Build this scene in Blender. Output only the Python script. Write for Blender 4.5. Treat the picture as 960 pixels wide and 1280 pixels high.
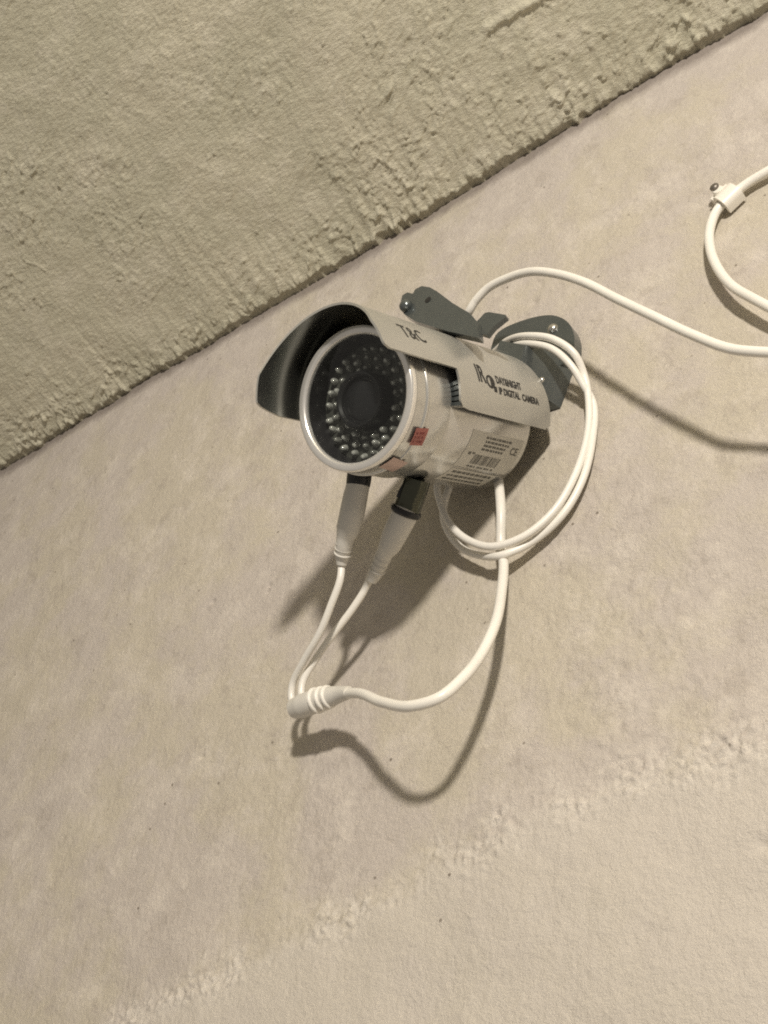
import bpy, bmesh, math, random
import numpy as np
from mathutils import Vector, Matrix

random.seed(4)
for o in list(bpy.data.objects):
    bpy.data.objects.remove(o)
SC = bpy.context.scene
COL = SC.collection

# ------------------------------------------------------------------ camera
# World: X runs along the wall, Z is up, the wall face is y = 0 and the room is y < 0.
FPX = 1500.0
PITCH = math.radians(40)
def _ray(px, py):
    return np.array([px - 480.0, -(py - 640.0), -FPX]) / FPX
_u = np.array([0, math.cos(PITCH), -math.sin(PITCH)])
_n = np.cross(_ray(0, 590), _ray(960, 15))
_e = np.cross(_u, _n); _e /= np.linalg.norm(_e)
if _e[0] < 0: _e = -_e
_N = np.cross(_e, _u)
_c = np.array([-0.01452314, 0.0534536, -0.56207995])      # front of the security camera, seen from the lens
_a = np.array([-0.62218351, 0.08111833, 0.77865749]); _a /= np.linalg.norm(_a)
_up = _u - (_u @ _a) * _a; _up /= np.linalg.norm(_up)
_r = np.cross(_up, _a)
def _hoodpt(al, ang):
    t = math.radians(ang)
    return _c + .0022 * _up + al * _a + .040 * (math.cos(t) * _up + math.sin(t) * _r)
_w = _N @ _hoodpt(-.110, 118) - 0.015
_O = _ray(690, 440); _O = _O * (_w / (_N @ _O))
def w3(v, point=True):
    v = np.asarray(v, float)
    if point: v = v - _O
    return Vector((v @ _e, -(v @ _N), v @ _u))
def at(px, py, h=0.0):
    """world point at distance h in front of the wall, seen in the photo at px, py"""
    d = _ray(px, py)
    return w3(d * ((_w + h) / (_N @ d)))

cam_d = bpy.data.cameras.new('camera')
cam = bpy.data.objects.new('camera', cam_d); COL.objects.link(cam)
M3 = Matrix((w3((1, 0, 0), False), w3((0, 1, 0), False), w3((0, 0, 1), False))).transposed()
cam.matrix_world = Matrix.Translation(w3((0, 0, 0))) @ M3.to_4x4()
cam_d.sensor_fit = 'VERTICAL'; cam_d.sensor_height = 36.0
cam_d.lens = 36.0 * FPX / 1280.0
cam_d.clip_start = 0.01; cam_d.clip_end = 50
SC.camera = cam

# ------------------------------------------------------------------ light
world = bpy.data.worlds.new('World'); SC.world = world
world.use_nodes = True
bg = world.node_tree.nodes['Background']
bg.inputs['Color'].default_value = (1.0, 0.91, 0.80, 1)
bg.inputs['Strength'].default_value = 0.275

LAMP_POS = Vector((0.78, -1.30, 0.012))
ld = bpy.data.lights.new('room_bulb', 'POINT')
ld.energy = 97.0; ld.shadow_soft_size = 0.052
ld.color = (1.0, 0.925, 0.825)
lamp = bpy.data.objects.new('room_bulb', ld); lamp.location = LAMP_POS
COL.objects.link(lamp)

SC.view_settings.view_transform = 'Standard'
SC.view_settings.look = 'None'
SC.view_settings.exposure = 0.0
SC.view_settings.gamma = 1.0
SC.view_settings.use_curve_mapping = False
SC.render.engine = 'CYCLES'
SC.cycles.filter_width = 1.9
SC.cycles.use_denoising = False
SC.cycles.max_bounces = 8
SC.cycles.sample_clamp_indirect = 2.0
SC.cycles.caustics_reflective = False
SC.cycles.caustics_refractive = False

# ------------------------------------------------------------------ materials
def new_mat(name):
    m = bpy.data.materials.new(name); m.use_nodes = True
    nt = m.node_tree
    return m, nt, nt.nodes['Principled BSDF']
def simple(name, col, rough=.5, metal=0.0, spec=.5, vary=.06, scale=60, bump=0.0, bscale=400, coat=0.0):
    m, nt, b = new_mat(name)
    tc = nt.nodes.new('ShaderNodeTexCoord')
    nz = nt.nodes.new('ShaderNodeTexNoise'); nz.inputs['Scale'].default_value = scale; nz.inputs['Detail'].default_value = 5
    nt.links.new(tc.outputs['Object'], nz.inputs['Vector'])
    mx = nt.nodes.new('ShaderNodeMix'); mx.data_type = 'RGBA'
    mx.inputs[6].default_value = tuple(max(0, c * (1 - vary)) for c in col) + (1,)
    mx.inputs[7].default_value = tuple(min(1, c * (1 + vary)) for c in col) + (1,)
    nt.links.new(nz.outputs['Fac'], mx.inputs[0])
    nt.links.new(mx.outputs[2], b.inputs['Base Color'])
    mr = nt.nodes.new('ShaderNodeMapRange')
    mr.inputs['To Min'].default_value = max(.02, rough - .08); mr.inputs['To Max'].default_value = min(1, rough + .08)
    nt.links.new(nz.outputs['Fac'], mr.inputs['Value']); nt.links.new(mr.outputs['Result'], b.inputs['Roughness'])
    b.inputs['Metallic'].default_value = metal
    b.inputs['Specular IOR Level'].default_value = spec
    b.inputs['Coat Weight'].default_value = coat
    if bump:
        n2 = nt.nodes.new('ShaderNodeTexNoise'); n2.inputs['Scale'].default_value = bscale; n2.inputs['Detail'].default_value = 4
        nt.links.new(tc.outputs['Object'], n2.inputs['Vector'])
        bp = nt.nodes.new('ShaderNodeBump'); bp.inputs['Strength'].default_value = bump; bp.inputs['Distance'].default_value = .0004
        nt.links.new(n2.outputs['Fac'], bp.inputs['Height']); nt.links.new(bp.outputs['Normal'], b.inputs['Normal'])
    return m

def plaster(name, ca, cb, cdark, clight, bump, stops=(0.40, 0.62), low=None, aniso=None, bdist=.0012):
    m, nt, b = new_mat(name)
    L = nt.links.new
    geo = nt.nodes.new('ShaderNodeNewGeometry')
    def noise(sc, det=5, rough=.6):
        n = nt.nodes.new('ShaderNodeTexNoise'); n.inputs['Scale'].default_value = sc
        n.inputs['Detail'].default_value = det; n.inputs['Roughness'].default_value = rough
        L(geo.outputs['Position'], n.inputs['Vector']); return n
    def ramp(src, a, bb):
        r = nt.nodes.new('ShaderNodeMapRange'); r.inputs['From Min'].default_value = a; r.inputs['From Max'].default_value = bb
        L(src, r.inputs['Value']); return r.outputs['Result']
    def mix(fac, A, B, mode='MIX'):
        x = nt.nodes.new('ShaderNodeMix'); x.data_type = 'RGBA'; x.blend_type = mode
        if isinstance(fac, float): x.inputs[0].default_value = fac
        else: L(fac, x.inputs[0])
        for i, v in ((6, A), (7, B)):
            if isinstance(v, tuple): x.inputs[i].default_value = v + (1,)
            else: L(v, x.inputs[i])
        return x.outputs[2]
    def mul(s, k):
        q = nt.nodes.new('ShaderNodeMath'); q.operation = 'MULTIPLY'; L(s, q.inputs[0]); q.inputs[1].default_value = k; return q.outputs[0]
    base = mix(ramp(noise(9, 8, .66).outputs['Fac'], *stops), ca, cb)
    base = mix(mul(ramp(noise(30, 8, .72).outputs['Fac'], .50, .62), .50), base, clight)
    base = mix(mul(ramp(noise(55, 7, .72).outputs['Fac'], .54, .64), .42), base, cdark)
    base = mix(mul(ramp(noise(420, 4, .7).outputs['Fac'], .55, .75), .35), base, cdark)
    base = mix(mul(ramp(noise(360, 4, .7).outputs['Fac'], .58, .75), .40), base, clight)
    if low is not None:     # the older coat of plaster below the ridge is a paler mix
        at_ = nt.nodes.new('ShaderNodeAttribute'); at_.attribute_name = 'lower_coat'
        base = mix(mul(at_.outputs['Fac'], .75), base, low)
        at2_ = nt.nodes.new('ShaderNodeAttribute'); at2_.attribute_name = 'chipped'
        q3 = nt.nodes.new('ShaderNodeMath'); q3.operation = 'MULTIPLY'; L(at2_.outputs['Fac'], q3.inputs[0]); L(ramp(noise(160, 5, .7).outputs['Fac'], .42, .58), q3.inputs[1])
        base = mix(mul(q3.outputs[0], .75), base, (.66, .61, .54))
        # dark specks of grit
        vo = nt.nodes.new('ShaderNodeTexVoronoi'); vo.inputs['Scale'].default_value = 70
        L(geo.outputs['Position'], vo.inputs['Vector'])
        sp = ramp(vo.outputs['Distance'], .075, .035)
        sp2 = ramp(noise(14, 2).outputs['Fac'], .46, .54)
        q = nt.nodes.new('ShaderNodeMath'); q.operation = 'MULTIPLY'; L(sp, q.inputs[0]); L(sp2, q.inputs[1])
        base = mix(mul(q.outputs[0], .8), base, (.16, .13, .10))
    if low is not None:     # darker brown band, noisy edge, along the joint under the ceiling
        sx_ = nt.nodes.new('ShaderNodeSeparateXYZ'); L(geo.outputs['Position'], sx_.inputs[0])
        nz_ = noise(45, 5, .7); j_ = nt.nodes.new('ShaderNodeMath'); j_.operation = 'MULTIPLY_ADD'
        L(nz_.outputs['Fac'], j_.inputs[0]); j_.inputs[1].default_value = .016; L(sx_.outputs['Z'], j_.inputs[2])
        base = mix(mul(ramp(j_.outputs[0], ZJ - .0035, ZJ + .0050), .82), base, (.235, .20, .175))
    L(base, b.inputs['Base Color'])
    b.inputs['Roughness'].default_value = .85
    b.inputs['Specular IOR Level'].default_value = .25
    n1 = noise(430, 6, .7); n2 = noise(1400, 3, .6)
    if aniso:
        mp = nt.nodes.new('ShaderNodeMapping'); mp.inputs['Rotation'].default_value = (0, 0, aniso[0]); mp.inputs['Scale'].default_value = aniso[1]
        L(geo.outputs['Position'], mp.inputs['Vector']); L(mp.outputs['Vector'], n1.inputs['Vector']); n1.inputs['Scale'].default_value = 1.0
    ad = nt.nodes.new('ShaderNodeMath'); ad.operation = 'MULTIPLY_ADD'
    L(n2.outputs['Fac'], ad.inputs[0]); ad.inputs[1].default_value = .35; L(n1.outputs['Fac'], ad.inputs[2])
    bp = nt.nodes.new('ShaderNodeBump'); bp.inputs['Strength'].default_value = bump; bp.inputs['Distance'].default_value = bdist
    L(ad.outputs[0], bp.inputs['Height']); L(bp.outputs['Normal'], b.inputs['Normal'])
    return m

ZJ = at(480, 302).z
M = {}
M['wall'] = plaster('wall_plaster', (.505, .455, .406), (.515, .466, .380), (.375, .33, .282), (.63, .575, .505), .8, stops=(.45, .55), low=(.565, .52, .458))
M['ceiling'] = plaster('ceiling_plaster', (.56, .53, .405), (.61, .57, .44), (.49, .46, .35), (.70, .655, .53), 1.0, stops=(.44,.58), aniso=(-.5, (190, 520, 300)), bdist=.0015)
M['dust'] = simple('groove_dust', (.20, .16, .13), .95, vary=.3, scale=90)
M['silver'] = simple('silver_paint', (.62, .61, .575), .24, .75, .5, vary=.03, scale=400)
M['hood'] = simple('hood_paint', (.51, .50, .46), .34, .6, .5, vary=.09, scale=70)
M['hood_inside'] = simple('hood_inside_metal', (.36, .365, .335), .20, .95, .5, vary=.12, scale=60)
M['chrome'] = simple('chrome_ring', (.84, .82, .78), .24, .70, vary=.03)
M['black'] = simple('black_plastic', (.012, .012, .013), .35, vary=.2)
M['matte_black'] = simple('matte_black', (.010, .010, .011), .38, vary=.2)
M['board'] = simple('led_board', (.075, .076, .066), .5, vary=.5, scale=500)
M['led'] = simple('led_epoxy', (.30, .30, .275), .12, .25, .9, vary=.7, scale=520, coat=1.0)
M['led_bright'] = simple('led_clear_epoxy', (.60, .60, .56), .10, .3, .9, vary=.3, scale=600, coat=1.0)
M['sleeve_metal'] = simple('dark_sleeve', (.035, .033, .036), .22, .3, .6, vary=.2)
M['led_base'] = simple('led_cup', (.42, .42, .38), .25, .8, vary=.1)
M['lens'] = simple('lens_glass', (.02, .02, .022), .12, .0, .35, vary=.1)
M['bracket'] = simple('bracket_paint', (.108, .121, .121), .25, .6, .5, vary=.12, scale=90, bump=.25, bscale=700, coat=.3)
M['screw_and_glint'] = simple('zinc_screw', (.6, .59, .56), .22, .95)
M['cable'] = simple('white_pvc', (.79, .76, .695), .36, 0, .5, vary=.09, scale=55, bump=.15)
M['sleeve'] = simple('grey_white_pvc', (.61, .585, .53), .45, 0, .4, vary=.05, scale=50)
M['bnc'] = simple('nickel', (.075, .077, .058), .20, .85, vary=.2, scale=200)
M['clip'] = simple('clip_plastic', (.80, .76, .68), .35, vary=.04)
M['nail'] = simple('steel_nail', (.22, .20, .18), .35, .8, vary=.2)
M['ink'] = simple('black_ink', (.018, .017, .016), .5, vary=.2)
M['red'] = simple('red_sticker', (.36, .115, .095), .45, vary=.25, scale=300)
M['red_pale'] = simple('faded_red_print', (.52, .38, .335), .35, .3, vary=.25, scale=200)
M['red_dark'] = simple('dark_red_ink', (.20, .03, .03), .5, vary=.25)
M['label'] = simple('label_paper', (.56, .54, .48), .42, vary=.04)
M['grey_ink'] = simple('grey_ink', (.12, .115, .10), .5, vary=.3, scale=400)
m, nt, b = new_mat('front_glass')
nt.nodes.remove(b)
tr = nt.nodes.new('ShaderNodeBsdfTransparent'); tr.inputs['Color'].default_value = (.90, .91, .90, 1)
gl = nt.nodes.new('ShaderNodeBsdfGlossy'); gl.inputs['Roughness'].default_value = .03
lw = nt.nodes.new('ShaderNodeLayerWeight'); fr = nt.nodes.new('ShaderNodeMapRange')
fr.inputs['From Min'].default_value = .3; fr.inputs['To Min'].default_value = .035; fr.inputs['To Max'].default_value = .30
nt.links.new(lw.outputs['Facing'], fr.inputs['Value'])
mx = nt.nodes.new('ShaderNodeMixShader')
nt.links.new(fr.outputs[0], mx.inputs[0]); nt.links.new(tr.outputs[0], mx.inputs[1]); nt.links.new(gl.outputs[0], mx.inputs[2])
nt.links.new(mx.outputs[0], nt.nodes['Material Output'].inputs['Surface'])
M['glass'] = m

# ------------------------------------------------------------------ helpers
def link_mesh(name, me, mat, parent=None, smooth=True):
    me.materials.append(mat) if mat else None
    if smooth:
        me.polygons.foreach_set('use_smooth', [True] * len(me.polygons))
    o = bpy.data.objects.new(name, me); COL.objects.link(o)
    if parent: o.parent = parent
    return o
def from_py(name, verts, faces, mat, parent=None, smooth=True, sharp=35):
    me = bpy.data.meshes.new(name); me.from_pydata([tuple(v) for v in verts], [], faces); me.validate(); me.update()
    bm = bmesh.new(); bm.from_mesh(me); bmesh.ops.recalc_face_normals(bm, faces=bm.faces)
    if smooth and sharp:
        for ed in bm.edges:
            if len(ed.link_faces) == 2 and ed.calc_face_angle(0) > math.radians(sharp): ed.smooth = False
    bm.to_mesh(me); bm.free()
    return link_mesh(name, me, mat, parent, smooth)
def from_bm(name, bm, mat, parent=None, smooth=True, sharp=35):
    bmesh.ops.recalc_face_normals(bm, faces=bm.faces)
    for ed in bm.edges:
        if len(ed.link_faces) == 2 and ed.calc_face_angle(0) > math.radians(sharp): ed.smooth = False
    me = bpy.data.meshes.new(name); bm.to_mesh(me); bm.free()
    return link_mesh(name, me, mat, parent, smooth)
def thing(name, label, cat, matrix, group=None):
    o = bpy.data.objects.new(name, None); COL.objects.link(o)
    o.empty_display_size = .02
    o.matrix_world = matrix; o['label'] = label; o['category'] = cat
    if group: o['group'] = group
    return o
def lathe(name, prof, mat, parent=None, seg=96, sharp=28, frame=None, cap=True):
    """profile of (radius, z) spun about z"""
    vs, fs = [], []
    for (r, z) in prof:
        for k in range(seg):
            t = 2 * math.pi * k / seg
            vs.append(Vector((r * math.cos(t), r * math.sin(t), z)))
    for i in range(len(prof) - 1):
        for k in range(seg):
            k2 = (k + 1) % seg
            fs.append((i * seg + k, i * seg + k2, (i + 1) * seg + k2, (i + 1) * seg + k))
    if cap and prof[0][0] > 0 and prof[0] != prof[-1]:
        fs.append(tuple(range(seg)))
        fs.append(tuple((len(prof) - 1) * seg + k for k in range(seg)))
    if frame is not None: vs = [frame @ v for v in vs]
    return from_py(name, vs, fs, mat, parent, True, sharp)
def catmull(pts, n=10):
    P = [Vector(p) for p in pts]
    P = [P[0] * 2 - P[1]] + P + [P[-1] * 2 - P[-2]]
    out = []
    for i in range(1, len(P) - 2):
        p0, p1, p2, p3 = P[i - 1:i + 3]
        d1 = max(1e-6, (p1 - p0).length ** .5); d2 = max(1e-6, (p2 - p1).length ** .5); d3 = max(1e-6, (p3 - p2).length ** .5)
        m1 = ((p1 - p0) / d1 - (p2 - p0) / (d1 + d2) + (p2 - p1) / d2) * d2
        m2 = ((p2 - p1) / d2 - (p3 - p1) / (d2 + d3) + (p3 - p2) / d3) * d2
        for k in range(n):
            t = k / n
            out.append((2*t**3-3*t**2+1)*p1 + (t**3-2*t**2+t)*m1 + (-2*t**3+3*t**2)*p2 + (t**3-t**2)*m2)
    out.append(P[-2].copy())
    return out
_jr = random.Random(21)
def tube(name, pts, rad, mat, parent=None, seg=16, n=10, inv=None, smooth_path=True):
    """a round cable swept along pts; rad is one radius or a list along pts"""
    if name in ('cable', 'plug_lead', 'splitter_cable'):      # soft PVC never lies in a perfect curve
        pts = [Vector(p) + Vector((_jr.uniform(-1, 1), _jr.uniform(-.3, .3), _jr.uniform(-1, 1))) * .0006 for p in pts]
    path = catmull(pts, n) if smooth_path else [Vector(p) for p in pts]
    m = len(path)
    if isinstance(rad, (int, float)): rads = [rad] * m
    else:
        xs = np.linspace(0, len(rad) - 1, m) if smooth_path else np.arange(m)
        rads = [float(v) for v in np.interp(xs, np.arange(len(rad)), rad)]
    vs, fs = [], []
    T0 = (path[1] - path[0]).normalized()
    nn = T0.orthogonal().normalized()
    for i in range(m):
        T = (path[min(i + 1, m - 1)] - path[max(i - 1, 0)]).normalized()
        nn = (nn - T * nn.dot(T)).normalized(); bb = T.cross(nn)
        for k in range(seg):
            t = 2 * math.pi * k / seg
            v = path[i] + rads[i] * (math.cos(t) * nn + math.sin(t) * bb)
            vs.append(inv @ v if inv is not None else v)
    for i in range(m - 1):
        for k in range(seg):
            k2 = (k + 1) % seg
            fs.append((i*seg+k, i*seg+k2, (i+1)*seg+k2, (i+1)*seg+k))
    fs.append(tuple(range(seg))); fs.append(tuple((m-1)*seg+k for k in range(seg)))
    return from_py(name, vs, fs, mat, parent, True, 40)
def prism(name, outline, z0, z1, mat, parent=None, bevel=.0008, frame=None, top_scale=1.0, top_shift=(0, 0), sharp=35):
    bm = bmesh.new()
    cx_ = sum(p[0] for p in outline) / len(outline); cy_ = sum(p[1] for p in outline) / len(outline)
    lo = [bm.verts.new((p[0], p[1], z0)) for p in outline]
    hi = [bm.verts.new((cx_ + (p[0]-cx_)*top_scale + top_shift[0], cy_ + (p[1]-cy_)*top_scale + top_shift[1], z1)) for p in outline]
    n = len(outline)
    bm.faces.new(lo[::-1]); bm.faces.new(hi)
    for i in range(n): bm.faces.new((lo[i], lo[(i+1) % n], hi[(i+1) % n], hi[i]))
    if bevel:
        eds = [e for e in bm.edges if len(e.link_faces) == 2 and e.calc_face_angle(0) > math.radians(25)]
        bmesh.ops.bevel(bm, geom=eds, offset=bevel, segments=2, affect='EDGES', profile=.5)
    if frame is not None: bm.transform(frame)
    return from_bm(name, bm, mat, parent, True, sharp)

# gradient noise on numpy arrays
_rng = np.random.default_rng(11)
_perm = _rng.permutation(1024); _perm = np.concatenate([_perm, _perm, _perm])
_ga = _rng.uniform(0, 2 * np.pi, 1024); _gx, _gy = np.cos(_ga), np.sin(_ga)
def pn(x, y, seed=0):
    x = x + seed * 17.31; y = y + seed * 9.17
    xi = np.floor(x).astype(int); yi = np.floor(y).astype(int)
    xf = x - xi; yf = y - yi
    s = xf*xf*xf*(xf*(xf*6-15)+10); t = yf*yf*yf*(yf*(yf*6-15)+10)
    def g(i, j, dx, dy):
        h = _perm[(_perm[i % 1024] + j) % 1024]
        return _gx[h] * dx + _gy[h] * dy
    a = g(xi, yi, xf, yf); b_ = g(xi+1, yi, xf-1, yf); c = g(xi, yi+1, xf, yf-1); d = g(xi+1, yi+1, xf-1, yf-1)
    return ((a*(1-s)+b_*s)*(1-t) + (c*(1-s)+d*s)*t) * 1.5
def fbm(x, y, oct=4, seed=0, gain=.5):
    out = 0; amp = 1
    for k in range(oct):
        out = out + amp * pn(x * 2**k, y * 2**k, seed + k * 3); amp *= gain
    return out
def sstep(a, b, x):
    t = np.clip((x - a) / (b - a), 0, 1); return t*t*(3-2*t)
def grid_mesh(name, P, mat):
    ny, nx, _ = P.shape
    me = bpy.data.meshes.new(name)
    me.vertices.add(nx * ny); me.vertices.foreach_set('co', P.reshape(-1).astype(np.float32))
    idx = np.arange(nx * ny).reshape(ny, nx)
    q = np.stack([idx[:-1, :-1], idx[:-1, 1:], idx[1:, 1:], idx[1:, :-1]], -1).reshape(-1)
    nf = (nx-1)*(ny-1)
    me.loops.add(nf * 4); me.loops.foreach_set('vertex_index', q.astype(np.int32))
    me.polygons.add(nf); me.polygons.foreach_set('loop_start', np.arange(0, nf*4, 4, dtype=np.int32))
    me.update(calc_edges=True); me.validate()
    me.polygons.foreach_set('use_smooth', np.ones(nf, dtype=bool))
    me.materials.append(mat)
    o = bpy.data.objects.new(name, me); COL.objects.link(o)
    return o
def axis_coords(lo, hi, step, out_lo, out_hi, n=14):
    core = np.arange(lo, hi, step)
    k = (np.linspace(0, 1, n + 1)[1:]) ** 1.8
    return np.concatenate([(lo - (lo - out_lo) * k)[::-1], core, hi + (out_hi - hi) * k])

# ------------------------------------------------------------------ wall
ZC = at(480, 302).z            # height of the ceiling's edge
RIDGE = [at(*p) for p in ((-150, 1440), (60, 1330), (200, 1268), (330, 1200), (480, 1128), (560, 1085), (640, 1040), (760, 985), (860, 965), (960, 938), (1060, 900))]
rx = np.array([p.x for p in RIDGE]); rz = np.array([p.z for p in RIDGE])
wx = axis_coords(-.60, .24, .00105, -2.6, 1.6); wz = axis_coords(-.43, ZC + .012, .00105, -2.0, ZC + .05)
GX, GZ = np.meshgrid(wx, wz)
core = sstep(-1.4, -.62, GX) * sstep(1.0, .28, GX) * sstep(-1.2, -.46, GZ)
band = sstep(.115, .055, ZC - GZ)                         # the smooth trowelled strip under the ceiling
ridge_z = np.interp(GX, rx, rz) + .006 * fbm(GX * 45, GZ * 20, 4, 5) + .003 * pn(GX * 260, GZ * 200, 8)
d = GZ - ridge_z                                          # > 0 above the ridge
low = sstep(.007, -.005, d)
disp = .0022 * fbm(GX * 5, GZ * 5, 3, 1) + .0007 * fbm(GX * 26, GZ * 30, 3, 2)
rough_zone = sstep(-.12, .5, fbm(GX * 9, GZ * 9, 3, 21)) * (1 - .85 * band) * (1 - .75 * low)
rough_zone *= .35 + .65 * sstep(-.25, .10, GX + (-.15 - GZ) * .6)
grain = fbm(GX * 150, GZ * 130, 3, 3, .6)
disp += (.00010 + .00024 * rough_zone) * grain + .00026 * rough_zone * fbm(GX * 240, GZ * 210, 2, 97, .5) * (1 - .5 * band)
disp += .00015 * fbm(GX * 330, GZ * 300, 2, 93, .6) * (1 - .4 * band)
crumb = np.exp(-((d - .002) / .0115) ** 2) * (.35 + .65 * sstep(-.45, .25, fbm(GX * 22, GZ * 22, 2, 31)))
disp += crumb * (.0018 * np.abs(fbm(GX * 190, GZ * 190, 3, 7, .6)) - .0003)
disp += low * .0004
for (px, py, rr, am) in ((228, 1108, .0016, 1.0), (344, 946, .0017, 1.0), (361, 930, .0013, .8), (137, 1135, .003, .6), (495, 985, .002, .5), (785, 1195, .002, .5), (725, 245, .004, .5), (700, 575, .003, .4), (905, 710, .004, .5)):
    q_ = at(px, py); g_ = am * np.exp(-((GX - q_.x) ** 2 + 1.8 * (GZ - q_.z) ** 2) / rr ** 2)
    crumb = np.maximum(crumb, g_); disp += .0007 * g_
for (px, py, rr) in ((958, 1055, .0035), (266, 752, .0022), (334, 730, .0016), (332, 738, .0014), (674, 235, .0016), (250, 945, .002), (668, 378, .003)):
    q_ = at(px, py); disp -= .0016 * np.exp(-((GX - q_.x) ** 2 + 1.5 * (GZ - q_.z) ** 2) / rr ** 2)
pit = pn(GX * 190, GZ * 190, 41); disp -= .0009 * sstep(.62, .85, pit) * (.4 + crumb) * (1 - .8 * band)
streak = pn(GX * 60 + GZ * 18, GZ * 320 - GX * 120, 51)
disp += .00016 * streak * (1 - .5 * low)
disp *= core
P = np.stack([GX, -disp, GZ], -1)
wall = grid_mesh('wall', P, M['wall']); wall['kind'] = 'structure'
att = wall.data.attributes.new('lower_coat', 'FLOAT', 'POINT')
att.data.foreach_set('value', low.reshape(-1).astype(np.float32))
att = wall.data.attributes.new('chipped', 'FLOAT', 'POINT')
att.data.foreach_set('value', (crumb * core).reshape(-1).astype(np.float32))

# ------------------------------------------------------------------ ceiling (rough plaster, a ragged edge short of the wall)
SLOPE = math.tan(math.radians(19))
cx_ = axis_coords(-.62, .26, .00095, -2.6, 1.6)
ct = np.concatenate([np.linspace(0, .010, 8)[:-1], np.arange(.010, .38, .00095), .38 + (2.0 - .38) * (np.linspace(0, 1, 14)[1:]) ** 1.8])   # distance from the edge
GX, GT = np.meshgrid(cx_, ct)
coreC = sstep(-1.4, -.64, GX) * sstep(1.0, .30, GX) * sstep(.9, .42, GT)
gap = .0050 + .0024 * fbm(cx_ * 28, cx_ * 0 + 3.3, 3, 61) + .0022 * fbm(cx_ * 150, cx_ * 0 + 1.7, 3, 62)
gap = np.maximum(gap, .0012)
warp = .012 * fbm(GX * 16, GT * 16, 2, 77)
a1 = math.radians(28)
U = GX * math.cos(a1) + GT * math.sin(a1) + warp; V = -GX * math.sin(a1) + GT * math.cos(a1)
patch = sstep(-.15, .45, fbm(GX * 11, GT * 13, 3, 63))
def ceil_pt(px, py):
    d = w3(_ray(px, py), False); o = w3((0, 0, 0))
    k = (ZC - SLOPE * o.y - o.z) / (d.z + SLOPE * d.y)
    return o + d * k
for (px, py, rr, am) in ((250, 350, .040, .8), (180, 360, .025, .6), (330, 370, .035, .8), (455, 300, .030, .9), (540, 110, .05, .5), (260, 90, .05, .35), (130, 500, .03, .35), (700, 130, .03, .5)):
    q_ = ceil_pt(px, py); patch = np.maximum(patch, am * np.exp(-((GX - q_.x) ** 2 + (GT + q_.y) ** 2) / rr ** 2))
patch *= 1 - .7 * np.exp(-((GX - ceil_pt(250, 230).x) ** 2 + (GT + ceil_pt(250, 230).y) ** 2) / .06 ** 2)
edge = np.exp(-(GT / .020) ** 2) + .75 * np.exp(-(GT / .075) ** 2) * sstep(-.3, .3, fbm(GX * 10, GT * 10, 2, 64))
knob = np.maximum(0, fbm(U * 115, V * 150, 3, 65, .55) - .12)
strokes = fbm(U * 95, V * 260, 3, 66, .6)
comb = pn(U * 30, V * 420, 67) * sstep(0, .4, fbm(GX * 8, GT * 8, 2, 68))
dC = .0022 * fbm(GX * 6, GT * 6, 3, 69) + .0007 * fbm(GX * 30, GT * 38, 3, 70)
dC += (.00016 + .00040 * patch) * strokes + .00016 * comb
dC += (.00012 + .0019 * np.clip(edge, 0, 1.2) + .0008 * patch ** 2) * knob
dC += .0030 * np.exp(-(GT / .006) ** 2) * np.maximum(0, fbm(GX * 160, GT * 60, 3, 71))
# one long trowel scar near the upper right of the view
sa_, sb_ = ceil_pt(612, 42), ceil_pt(700, -8)
ax_, at2 = sa_.x, -sa_.y; bx_, bt2 = sb_.x, -sb_.y
ll = (bx_-ax_)**2 + (bt2-at2)**2
kk = np.clip(((GX-ax_)*(bx_-ax_) + (GT-at2)*(bt2-at2)) / ll, 0, 1)
ds = np.hypot(GX-ax_-kk*(bx_-ax_), GT-at2-kk*(bt2-at2)) + .0012 * pn(GX * 240, GT * 240, 90)
dC += .0022 * np.exp(-(ds / .0026) ** 2)
fine = fbm(U * 330, V * 420, 2, 91, .6)
dC += .00026 * fine
tick = np.maximum(0, pn(U * 150, V * 290, 95) - .38) + np.maximum(0, pn(U * 240, V * 330, 96) - .45)
def crest(fu, fv, sd, w=.22):
    q = np.maximum(0, w - np.abs(pn(U * fu, V * fv, sd))) / w
    return q ** 1.3 * sstep(.02, .38, pn(U * fu * .8 + 3, V * fv * .6, sd + 1))
dC += (.0005 + .0007 * patch) * tick + (.00040 + .0003 * patch) * crest(75, 190, 101) + (.00030 + .0004 * patch) * crest(140, 300, 105)
dC += .0009 * crest(60, 80, 109, .16) * sstep(.1, .5, fbm(GX * 14, GT * 14, 2, 111))
dC *= coreC
Yc = -(gap[None, :] * np.exp(-(GT / .05)) + .0045 * (1 - np.exp(-(GT / .05))) + GT)
Zc = ZC + SLOPE * GT - dC + .0006 * np.exp(-(GT / .0015) ** 2)
P = np.stack([GX, Yc, Zc], -1)
# turn the edge up behind itself so the slab has thickness
rows = []
for k, (dy, dz) in enumerate(((.0300, .0016), (.0006, .0011), (.0003, .0005))):
    r_ = P[0].copy(); r_[:, 1] += dy; r_[:, 1] = np.minimum(r_[:, 1] + .0, .0020 if k == 0 else -.0008); r_[:, 2] = P[0][:, 2] + dz; rows.append(r_)
P = np.concatenate([np.stack(rows), P], 0)
ceil_ = grid_mesh('ceiling', P, M['ceiling']); ceil_['kind'] = 'structure'

# ------------------------------------------------------------------ security camera
def frame_cam():
    X, Y, Z = w3(_r, False), w3(_up, False), w3(_a, False)
    m = Matrix((X, Y, Z)).transposed().to_4x4(); m.translation = w3(_c); return m
FC = frame_cam()
sec = thing('security_camera', 'silver bullet security camera with black lensed front and sunshield hood, mounted high on the wall', 'security camera', FC)

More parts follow.
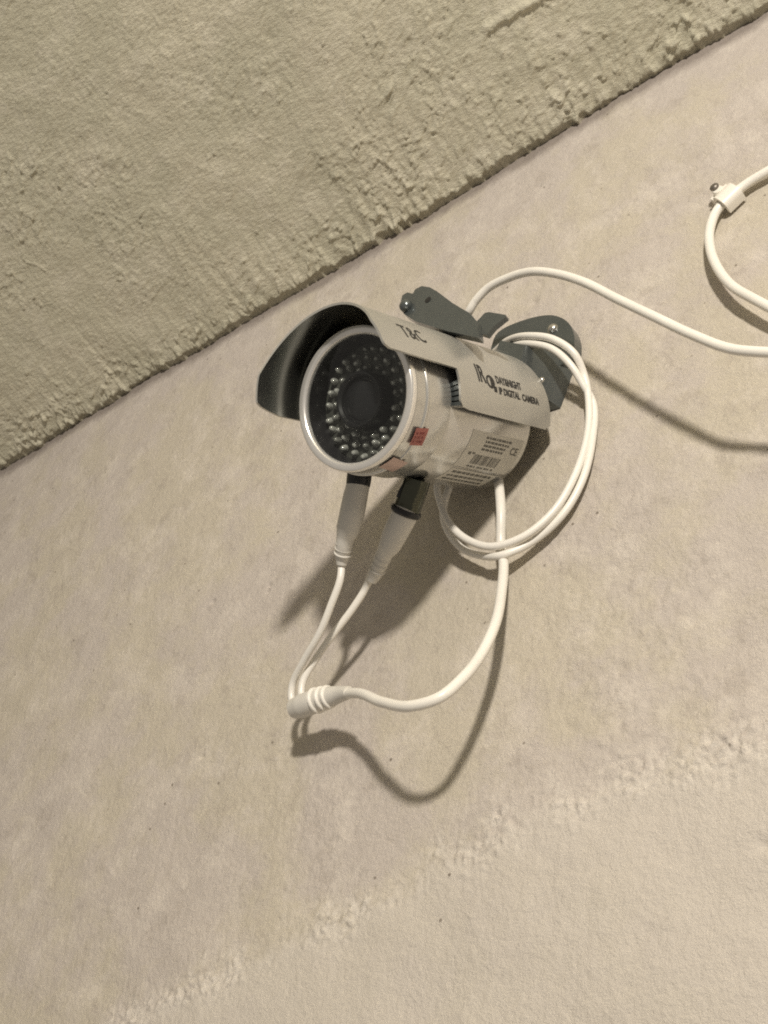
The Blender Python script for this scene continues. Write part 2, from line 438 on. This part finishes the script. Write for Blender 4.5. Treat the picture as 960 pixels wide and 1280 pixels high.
lathe('body', [(.0332, -.0300), (.0334, -.0305), (.0334, -.1020), (.0328, -.1040), (.0310, -.1050), (.004, -.1052)], M['silver'], sec, 128)
lathe('front_cap', [(.0331, -.0312), (.0343, -.0306), (.0347, -.0296), (.0347, -.0150), (.0347, -.0128)] + [(.0346 + .0010 * math.sin(t), -.0118 + .0010 * math.cos(t)) for t in np.linspace(math.pi * .92, math.pi * .08, 9)] + [(.0347, -.0106), (.0347, -.0060), (.0350, -.0040), (.0350, -.0036)], M['silver'], sec, 128, cap=False)
lathe('front_ring', [(.0349, -.0037), (.0350, -.0016), (.0346, -.0004), (.0340, .0), (.0318, .0), (.0309, -.0005), (.0305, -.0014), (.0304, -.0036), (.0349, -.0037)], M['chrome'], sec, 128, sharp=60)
lathe('inner_sleeve', [(.0303, -.0028), (.0300, -.0028), (.0288, -.0136), (.0303, -.0136), (.0303, -.0028)], M['sleeve_metal'], sec, 96)
lathe('led_board', [(.0302, -.0145), (.0302, -.0137), (.0110, -.0137), (.0110, -.0145), (.0302, -.0145)], M['board'], sec, 96)
lb = lathe('lens_barrel', [(.0138, -.0142), (.0138, -.0045), (.0132, -.0036), (.0122, -.0036), (.0112, -.0048), (.0108, -.0068), (.0, -.0062)][:-1], M['matte_black'], sec, 64)
prof = [(.0107 * math.sin(t), -.0078 + .0026 * math.cos(t)) for t in np.linspace(math.pi / 2, .02, 10)]
lathe('lens', prof, M['lens'], lb, 48, sharp=80)
lathe('front_glass', [(.0302, -.0022), (.0302, -.0018), (.0001, -.0018)], M['glass'], sec, 64, sharp=80)

def led_mesh():
    seg = 12; R = .0016
    prof = [(R * 1.12, 0), (R * 1.12, .0006), (R, .0006), (R, .0016), (R * .88, .0027), (R * .62, .0034), (R * .3, .0038)]
    vs, fs = [], []
    for (r, z) in prof:
        for k in range(seg):
            t = 2 * math.pi * k / seg; vs.append((r * math.cos(t), r * math.sin(t), z))
    for i in range(len(prof) - 1):
        for k in range(seg):
            k2 = (k + 1) % seg; fs.append((i*seg+k, i*seg+k2, (i+1)*seg+k2, (i+1)*seg+k))
    fs.append(tuple((len(prof)-1)*seg+k for k in range(seg)))
    return vs, fs
vs, fs = led_mesh()
led0 = from_py('infrared_led', vs, fs, M['led'], sec, True, 50)
led0.data.materials.append(M['led_base'])
for p in led0.data.polygons:
    if p.center.z < .0009: p.material_index = 1
led1 = led0.copy(); led1.data = led0.data.copy(); COL.objects.link(led1); led1.parent = sec
led1.data.materials[0] = M['led_bright']
used = []
for (n, rr, off) in ((17, .0166, .1), (21, .0210, .0), (26, .0255, .06)):
    for k in range(n):
        t = 2 * math.pi * k / n + off + random.uniform(-.02, .02)
        src = led1 if random.random() < .55 else led0
        if src not in used: o = src; used.append(src)
        else:
            o = src.copy(); COL.objects.link(o); o.parent = sec
        rr_ = rr + random.uniform(-.0003, .0003)
        o.location = (rr_ * math.cos(t), rr_ * math.sin(t), -.0137 + random.uniform(-.0006, .0006))
        o.rotation_euler = (random.uniform(-.3, .3), random.uniform(-.3, .3), random.uniform(0, 3))

# sunshield: a bent sheet, long over the lens, cut back and deeper along the sides
RH, TH, DU, ROLL = .0402, .0011, .0022, 10.0
def hood_pt(s, z, rad):
    t = math.radians(s + ROLL)
    return Vector((rad * math.sin(t), DU + rad * math.cos(t), z))
def hood_front(s):
    q = abs(s)
    z = .0135 + .0095 * min(1, (q / 62)) ** 2
    if q > 80: z -= .015 * ((q - 80) / 8.0) ** 2.4
    return z
ss = list(np.linspace(-88, 84.5, 80))
cols = [(-112, -.040), (-111, -.0345), (-108.5, -.0325)] + [(s, -.0318) for s in np.linspace(-106, -90, 7)] + [(-88.2, -.0316)] + [(s, hood_front(s)) for s in ss] \
     + [(84.7, -.0316)] + [(s, -.0318) for s in np.linspace(87, 106, 7)] + [(108.5, -.0325), (111, -.0345), (112, -.040)]
NZ = 26
vs, fs = [], []
for rad in (RH, RH - TH):
    for (s, zf) in cols:
        zb = -.1135 + (.004 if abs(s) > 110.5 else 0)
        for k in range(NZ):
            vs.append(hood_pt(s, zb + (zf - zb) * k / (NZ - 1), rad))
nc = len(cols); off = nc * NZ
for i in range(nc - 1):
    for k in range(NZ - 1):
        q = (i*NZ+k, (i+1)*NZ+k, (i+1)*NZ+k+1, i*NZ+k+1)
        fs.append(q); fs.append(tuple(v + off for v in q[::-1]))
    for k in (0, NZ - 1):
        fs.append((i*NZ+k, (i+1)*NZ+k, (i+1)*NZ+k+off, i*NZ+k+off))
for i in (0, nc - 1):
    for k in range(NZ - 1):
        fs.append((i*NZ+k, i*NZ+k+1, i*NZ+k+1+off, i*NZ+k+off))
hood = from_py('sunshield', vs, fs, M['hood'], sec, True, 40)
hood.data.materials.append(M['hood_inside'])
for p in hood.data.polygons:
    c_ = p.center
    if math.hypot(c_.x, c_.y - DU) < RH - TH * .75: p.material_index = 1

# ribbed spacers that hold the hood off the body
def spacer(ang0, ang1):
    bm = bmesh.new()
    n = 5
    for i in range(n):
        a0 = ang0 + (ang1 - ang0) * i / n; a1_ = ang0 + (ang1 - ang0) * (i + .72) / n
        c8 = []
        for z in (-.0385, -.0322):
            for aa in (a0, a1_):
                for rad in (.0333, .0386):
                    t = math.radians(aa); c8.append(bm.verts.new((rad * math.sin(t), rad * math.cos(t), z)))
        for q in ((0,1,3,2),(4,6,7,5),(0,4,5,1),(2,3,7,6),(0,2,6,4),(1,5,7,3)): bm.faces.new([c8[j] for j in q])
    return bm
from_bm('hood_spacer', spacer(99, 119), M['bracket'], sec, False)
from_bm('hood_spacer', spacer(-101, -81), M['bracket'], sec, False)

# printing
def flat_text(body, size, bold=0.0):
    cu = bpy.data.curves.new('lettering', 'FONT'); cu.body = body; cu.size = size; cu.offset = bold; cu.resolution_u = 3
    o = bpy.data.objects.new('lettering', cu); COL.objects.link(o)
    dg = bpy.context.evaluated_depsgraph_get(); dg.update()
    me = bpy.data.meshes.new_from_object(o.evaluated_get(dg))
    vs = [tuple(v.co) for v in me.vertices]; fs = [tuple(p.vertices) for p in me.polygons]
    bpy.data.objects.remove(o); bpy.data.curves.remove(cu); bpy.data.meshes.remove(me)
    return vs, fs
def wrap(name, vs, fs, ang0, z0, rad, mat, parent, du=0.0, sx=1.0, rot=0.0):
    """flat print bent round the camera's axis: x runs to the rear, y runs up towards the top"""
    bm = bmesh.new(); vv = [bm.verts.new((v[0], v[1], 0)) for v in vs]
    for f in fs:
        try: bm.faces.new([vv[i] for i in f])
        except ValueError: pass
    ys = [v[1] for v in vs]
    y = min(ys) + .0007
    while y < max(ys):
        bmesh.ops.bisect_plane(bm, geom=bm.verts[:] + bm.edges[:] + bm.faces[:], plane_co=(0, y, 0), plane_no=(0, 1, 0)); y += .0007
    cr, sr = math.cos(rot), math.sin(rot)
    for v in bm.verts:
        x, y = v.co.x * sx, v.co.y
        x, y = x * cr - y * sr, x * sr + y * cr
        t = math.radians(ang0) - y / rad
        v.co = Vector((rad * math.sin(t), du + rad * math.cos(t), z0 - x))
    me = bpy.data.meshes.new(name); bm.to_mesh(me); bm.free()
    return link_mesh(name, me, mat, parent, False)
def rect(x0, y0, x1, y1, nx=1, ny=6):
    vs = [(x0 + (x1-x0)*i/nx, y0 + (y1-y0)*j/ny) for j in range(ny+1) for i in range(nx+1)]
    fs = [(j*(nx+1)+i, j*(nx+1)+i+1, (j+1)*(nx+1)+i+1, (j+1)*(nx+1)+i) for j in range(ny) for i in range(nx)]
    return vs, fs
def joinp(*parts):
    V, F = [], []
    for vs, fs in parts:
        o = len(V); V += [(v[0], v[1]) for v in vs]; F += [tuple(i + o for i in f) for f in fs]
    return V, F
def shift(p, dx, dy): return [(v[0] + dx, v[1] + dy) for v in p[0]], p[1]
RT = RH + .00012
wrap('brand_lettering', *flat_text('T&C', .0120, .00012), 80, .0035, RT, M['ink'], hood, DU, .78)
wrap('model_lettering', *flat_text('IR', .0135, .0003), 99.5, -.0480, RT, M['ink'], hood, DU, .62)
# round day and night emblem: dark ring, half filled
def emblem(R):
    n = 24; vs, fs = [], []
    for k in range(n):
        t = 2*math.pi*k/n
        vs += [(R*math.cos(t), R*math.sin(t)), (R*.66*math.cos(t), R*.66*math.sin(t))]
    for k in range(n):
        k2 = (k+1) % n; fs.append((2*k, 2*k2, 2*k2+1, 2*k+1))
    o = len(vs); vs += [(R*.67*math.cos(t), R*.67*math.sin(t)) for t in np.linspace(-.5*math.pi, .5*math.pi, 13)]
    fs.append(tuple(range(o, o+13)))
    return vs, fs
wrap('day_night_emblem', *joinp(shift(emblem(.0036), 0, 0), rect(.0020, -.0050, .0046, -.0020, 1, 2)), 97.5, -.0592, RT, M['ink'], hood, DU)
wrap('model_lettering', *flat_text('DAY&NIGHT', .0058, .00022), 97.0, -.0648, RT, M['ink'], hood, DU, .70)
wrap('model_lettering', *flat_text('IP DIGITAL  CAMERA', .0050, .00020), 105.0, -.0655, RT, M['ink'], hood, DU, .80)

# rating label low on the side
RB = .03352
lab = wrap('rating_label', *rect(0, -.0115, .046, .0095, 1, 14), 148, -.0535, RB, M['label'], sec)
random.seed(9)
items = []
y = .0075
for row in range(4):
    x = .012 + random.uniform(0, .002)
    while x < .036 - row * .002:
        wd = random.uniform(.0012, .0038); items.append(rect(x, y - .0012, x + wd, y)); x += wd + .0006
    y -= .0021
wrap('label_print', *joinp(*items), 148, -.0535, RB + .00006, M['grey_ink'], lab)
bars = []
x = .010
while x < .033:
    wd = random.choice((.0004, .0006, .0010, .0014)); bars.append(rect(x, -.0085, x + wd, -.0026)); x += wd + random.choice((.0004, .0005, .0008))
wrap('barcode', *joinp(*bars), 148, -.0535, RB + .00006, M['grey_ink'], lab)
wrap('label_print', *flat_text('CE', .0056, .00015), 146.5, -.0905, RB + .00006, M['grey_ink'], lab)
items = [rect(.004 + .0032 * i, -.0032 + random.uniform(-.0005, .0005), .004 + .0032 * i + random.uniform(.0012, .0026), -.0018) for i in range(2)]
items += [rect(.010 + .003 * i, -.0108, .010 + .003 * i + random.uniform(.0012, .0026), -.0096) for i in range(8)]
wrap('label_print', *joinp(*items), 148, -.0535, RB + .00006, M['grey_ink'], lab)
lab2 = wrap('rating_label', *rect(0, -.006, .040, .006, 1, 8), 181, -.055, RB, M['label'], sec)
items = []
for row in range(3):
    x = .003
    while x < .035:
        wd = random.uniform(.0015, .004); items.append(rect(x, .0045 - .0035*row - .0018, x + wd, .0045 - .0035*row)); x += wd + .0008
wrap('label_print', *joinp(*items), 181, -.055, RB + .00006, M['grey_ink'], lab2)
# red quality sticker and a second faded one on the front cap
RC = .03566
st = wrap('red_sticker', *rect(-.0045, -.0045, .0045, .0045, 1, 6), 147, -.0125, RC, M['red'], sec, rot=.12)
items = [rect(-.0034 + .0024*i + random.uniform(-.0004, .0004), -.0030 + .0022*j, -.0034 + .0024*i + random.uniform(.0008, .0018), -.0030 + .0022*j + .0011) for i in range(3) for j in range(3)]
wrap('sticker_print', *joinp(*items), 147, -.0125, RC + .00006, M['red_dark'], st, rot=.12)
st2 = wrap('red_sticker', *rect(-.006, -.0050, .007, .0040, 1, 6), 176, -.0105, RC, M['red_pale'], sec, rot=-.15)

# ------------------------------------------------------------------ wall bracket
def wall_frame(p):            # x along the wall, y up, z out into the room
    m = Matrix(((1, 0, 0), (0, 0, -1), (0, 1, 0))).to_4x4(); m.translation = p; return m
PB = at(690, 440, 0)
br = thing('wall_bracket', 'dark grey painted metal bracket holding the security camera to the wall', 'bracket', wall_frame(PB))
def loc(px, py, h): 
    v = at(px, py, h) - PB; return (v.x, v.z)
def blob(pts, n=6):
    c = catmull([(p[0], p[1], 0) for p in pts] + [(pts[0][0], pts[0][1], 0)], n)[:-1]
    return [(v.x, v.y) for v in c]
h1 = .009
plate = blob([loc(*p, h1) for p in ((612, 440), (622, 416), (655, 400), (690, 394), (711, 404), (718, 424), (713, 446), (690, 462), (650, 468))], 6)
prism('wall_plate', plate, .0008, h1, M['bracket'], br, .0016)
stem = [loc(*p, .004) for p in ((668, 432), (716, 441), (713, 463), (697, 506), (672, 512), (652, 470))]
prism('arm', stem, .0010, .030, M['bracket'], br, .0012, top_scale=.62, top_shift=(-.010, -.003))
def screw_and_glint(px, py, h, parent, r=.0034):
    p = loc(px, py, h)
    s = lathe('screw_and_glint', [(r * 1.1, 0), (r * 1.1, .0005)] + [(r * math.cos(t), .0005 + r * .75 * math.sin(t)) for t in np.linspace(0, 1.45, 9)], M['screw_and_glint'], parent, 20, frame=Matrix.Translation((p[0], p[1], h - .0002)))
    return s
screw_and_glint(691, 411, h1, br, .0030)
screw_and_glint(677, 475, .0225, br, .0016)  # added small shiny dome, stands in for a glint on the arm
# clamp leaf and strap standing over the top of the hood
hL = -(FC @ Vector((.004, .0450, -.045))).y - .010
leaf = [loc(*p, hL) for p in ((501, 377), (503, 369), (509, 365.5), (516, 367), (519, 361.5), (527, 357.5), (537, 359), (546, 364), (566, 379), (588, 392), (596, 402), (598, 422), (560, 414), (520, 402), (505, 392.5), (501, 385))]
lf = prism('clamp_leaf', leaf, hL - .0048, hL, M['bracket'], br, .0009)
p_ = loc(535, 375, hL)
lathe('bolt_hole', [(.0019, -.0004), (.0019, .0002), (.0002, .0003)], M['matte_black'], lf, 16, frame=Matrix.Translation((p_[0], p_[1], hL)))
p_ = loc(509, 384, hL)
lathe('bolt', [(.0036, 0), (.0036, .0016)] + [(.0036 * math.cos(t), .0016 + .0030 * math.sin(t)) for t in np.linspace(.1, 1.45, 8)], M['bracket'], br, 20, frame=Matrix.Translation((p_[0], p_[1], hL - .0002)))
hS = -(FC @ Vector((.012, .0440, -.072))).y
prism('strap', [loc(*p, hS) for p in ((589, 409), (606, 391), (611, 390), (632, 393.5), (632, 396), (617, 408), (608, 419), (592, 413.5))], hS - .0030, hS, M['bracket'], br, .0006)
binv = br.matrix_world.inverted()
pa, pb = FC @ Vector((.006, .0300, -.1050)), at(668, 468, .010)
tube('stem', [binv @ p for p in (pa, pa.lerp(pb, .5) + Vector((0, -.004, .004)), pb)], [.0085, .0085, .0100], M['bracket'], br, 20)

# ------------------------------------------------------------------ cables
ident = Matrix.Translation
def cable_thing(name, label, cat, p, group=None): return thing(name, label, cat, ident(p), group)
P0 = at(400, 873, .027)
yc = cable_thing('splitter_cable', 'white cable hanging in a loop below the security camera and splitting into two plug leads', 'cable', P0)
inv = yc.matrix_world.inverted()
A = lambda L: [at(*p) for p in L]
tube('cable', A([(618, 575, .006), (623, 600, .010), (625.5, 640, .013), (627, 680, .0085), (629.5, 705, .010), (628, 735, .016), (618, 780, .027), (600, 820, .037), (578, 850, .046), (550, 873, .053), (515, 882, .055), (478, 878, .048), (452, 868, .038), (432, 866, .031), (412, 870, .028)]), .00255, M['cable'], yc, 18, 10, inv)
# junction sleeve with ribs
jp = A([(368, 886, .0245), (379, 882, .0255), (390, 878, .0265), (401, 874, .0272), (412, 871, .0278), (424, 868, .0290), (436, 865.5, .0320)])
tube('junction_sleeve', jp, [.0052, .0062, .0060, .0056, .0052, .0042, .0031], M['sleeve'], yc, 20, 6, inv)
for i, (px, py, h, r) in enumerate(((396, 875.5, .0268, .0068), (404, 873, .0274, .0064), (411, 871, .0278, .0060))):
    c0, c1 = at(px - 2.0, py + .8, h), at(px + 2.0, py - .8, h + .0002)
    tube('rib', [c0, c0.lerp(c1, .3), c0.lerp(c1, .7), c1], [r - .0008, r, r, r - .0008], M['cable'], yc, 20, 2, inv)
LEAD_A = [(376, 886, .0250), (366, 877, .0245), (366, 856, .0270), (380, 826, .0330), (400, 790, .0400), (415, 757, .0450), (424, 725, .0490), (427, 700, .0510), (428, 680, .0530)]
tube('plug_lead', A(LEAD_A), .00192, M['cable'], yc, 16, 10, inv)
LEAD_B = [(381, 883, .0255), (376, 872, .0250), (379, 852, .0260), (393, 825, .0272), (415, 795, .0285), (438, 765, .0300), (455, 738, .0320), (465, 715, .0340), (472, 695, .0360)]
tube('plug_lead', A(LEAD_B), .00192, M['cable'], yc, 16, 10, inv)
# power plug: grey moulding, strain relief rings
plugA = A([(448, 604, .0720), (444, 622, .0690), (440, 642, .0660), (435, 662, .0620), (432, 672, .0600), (430, 684, .0570), (428, 697, .0530), (427.3, 706, .0510)])
pa_ = tube('power_plug', plugA, [.0058, .0062, .0063, .0060, .0046, .0042, .0036, .0028], M['sleeve'], yc, 22, 6, inv)
for f in (.30, .55, .8):
    c = plugA[4].lerp(plugA[6], f); dv = (plugA[6] - plugA[4]).normalized() * .0006
    tube('strain_ring', [c - dv, c - dv * .3, c + dv * .3, c + dv], [.0040, .0047, .0047, .0040], M['sleeve'], pa_, 18, 2, inv)
# video plug
bw = A([(512, 626, .0560), (505, 645, .0530), (495, 665, .0490), (487, 682, .0450), (482, 690, .0430), (475, 704, .0390), (468, 719, .0350), (464, 727, .0338)])
pb_ = tube('video_plug', bw, [.0066, .0066, .0064, .0056, .0044, .0040, .0036, .0026], M['sleeve'], yc, 22, 6, inv)
for f in (.25, .5, .75):
    c = bw[4].lerp(bw[6], f); dv = (bw[6] - bw[4]).normalized() * .0006
    tube('strain_ring', [c - dv, c - dv * .3, c + dv * .3, c + dv], [.0038, .0045, .0045, .0038], M['sleeve'], pb_, 18, 2, inv)
bn = A([(522, 598, .0610), (519, 608, .0592), (515, 619, .0574), (511, 630, .0552), (508, 637, .0545)])
bnc = tube('bayonet_collar', bn, [.0066, .0068, .0068, .0070, .0070], M['bnc'], yc, 24, 5, inv)
tube('bayonet_ring', A([(508.6, 635.5, .0547), (507.6, 638, .0543), (506.5, 640.5, .0539), (505.5, 643, .0535)]), [.0074, .0080, .0080, .0072], M['matte_black'], bnc, 24, 3, inv)
kn = at(500, 617, .063)
tube('bayonet_pin', A([(505, 607, .0640), (501, 614, .0632), (498, 622, .0622)]), .0012, M['matte_black'], bnc, 10, 4, inv)

# black pigtails of the camera itself
inv_c = FC.inverted()
tube('power_socket', A([(452, 570, .0760), (450, 588, .0742), (448.5, 600, .0726), (447.5, 607, .0716)]), [.0062, .0062, .0062, .0060], M['matte_black'], sec, 20, 4, inv_c)
tube('pigtail', A([(452, 574, .0755), (475, 562, .070), (520, 556, .052), (560, 556, .040), (590, 550, .034)]), .0019, M['matte_black'], sec, 12, 8, inv_c)
tube('pigtail', A([(523, 594, .0615), (536, 580, .054), (560, 572, .044), (590, 562, .036)]), .0019, M['matte_black'], sec, 12, 8, inv_c)

# the coil of spare cable slung over the bracket
PC = at(700, 440, .02)
coil = cable_thing('coiled_cable', 'spare white cable coiled in two loose turns to the right of the security camera', 'cable', PC)
invk = coil.matrix_world.inverted()
tube('cable', A([(618, 440, .010), (636, 425, .022), (662, 419, .029), (692, 424, .028), (716, 442, .022), (731, 470, .013), (736, 510, .0080), (732, 552, .0070), (716, 600, .0080), (690, 641, .0100), (655, 669, .0130), (615, 682, .0155), (585, 676, .0170), (563, 656, .0190), (550, 630, .0220), (548, 604, .0260), (560, 575, .030),
        (600, 540, .020)]), .00202, M['cable'], coil, 14, 8, invk)
tube('cable', A([(618, 452, .008), (636, 436, .018), (658, 429, .0265), (688, 436, .0255), (712, 456, .020), (730, 480, .0125), (741, 505, .0060), (741, 550, .0050), (728, 600, .0055), (702, 646, .0060), (664, 678, .0075), (625, 694, .0125), (597, 694, .0080), (576, 684, .0075), (560, 664, .0110), (555, 640, .014), (565, 600, .018), (590, 570, .016)]), .00202, M['cable'], coil, 14, 8, invk)

# the feed that arches away to the right
PU = at(700, 346, .07)
feed = cable_thing('feed_cable', 'single white cable arching from behind the bracket and running off to the right', 'cable', PU)
invf = feed.matrix_world.inverted()
tube('cable', A([(572, 425, .012), (580, 402, .030), (586, 391, .040), (594, 376, .043), (612, 359, .045), (636, 346, .047), (664, 340, .049), (695, 343, .050), (730, 354, .050), (770, 373, .050), (815, 396, .050), (865, 420, .050), (915, 435, .050), (965, 441, .049), (1030, 444, .048), (1120, 446, .046)]), .00240, M['cable'], feed, 18, 10, invf)

# clipped cable at the right edge
PR = at(910, 246, .004)
cl = cable_thing('clipped_cable', 'white cable curving down from a plastic clip at the upper right edge', 'cable', PR)
invr = cl.matrix_world.inverted()
tube('cable', A([(1090, 140, .006), (1020, 176, .005), (962, 212, .0045), (935, 228, .0042), (912, 247, .0042), (897, 264, .0042), (888, 285, .0050), (888, 308, .0070), (897, 334, .0090), (916, 357, .0105), (945, 376, .0110), (985, 394, .0115), (1060, 420, .012), (1130, 440, .010)]), .0026, M["cable"], cl, 18, 10, invr)
PK = at(906, 246, 0)
# clip: an arch of plastic over the cable with a nail lug on one side
tdir = (at(925, 235, .004) - at(897, 262, .004)); tdir.y = 0; tdir.normalize()      # along the cable
sdir = Vector((0, -1, 0)).cross(tdir).normalized()                                     # across it, in the wall plane
if sdir.x > 0: sdir = -sdir                                                            # lug side: up and left
ck = Matrix((tdir, sdir, Vector((0, -1, 0)))).transposed().to_4x4()
if ck.determinant() < 0: ck = Matrix((-tdir, sdir, Vector((0, -1, 0)))).transposed().to_4x4()
_p = at(911, 247, .0042); _p.y = 0; ck.translation = _p
clip = thing('cable_clip', 'small white plastic nail clip holding the cable to the wall', 'clip', ck)
arch = [(-.0062, .0006), (-.0062, .0050)] + [(-.0062 * math.cos(t), .0050 + .0042 * math.sin(t)) for t in np.linspace(0.3, math.pi - .3, 8)] + [(.0062, .0050), (.0095, .0050), (.0095, .0006)]
inner = [(.0036, .0006), (.0036, .0045)] + [(.0034 * math.cos(t), .0045 + .0030 * math.sin(t)) for t in np.linspace(.2, math.pi - .2, 7)] + [(-.0036, .0045), (-.0036, .0006)]
FM = Matrix(((0, 0, 1, 0), (1, 0, 0, 0), (0, 1, 0, 0), (0, 0, 0, 1)))
prism('saddle', arch + inner, -.0056, .0056, M['clip'], clip, 0, frame=FM)
nl = lathe('nail', [(.0011, 0), (.0011, .0074), (.0026, .0076), (.0026, .0087), (.0019, .0093), (.0004, .0095)], M['nail'], clip, 16, frame=Matrix.Translation((0, .0088, 0)) @ Matrix.Rotation(math.radians(-14), 4, 'X'))
lathe('nail_lug', [(.0032, .0006), (.0032, .0064), (.0026, .0074), (.0012, .0075)], M['clip'], clip, 20, frame=Matrix.Translation((0, .0082, 0)))
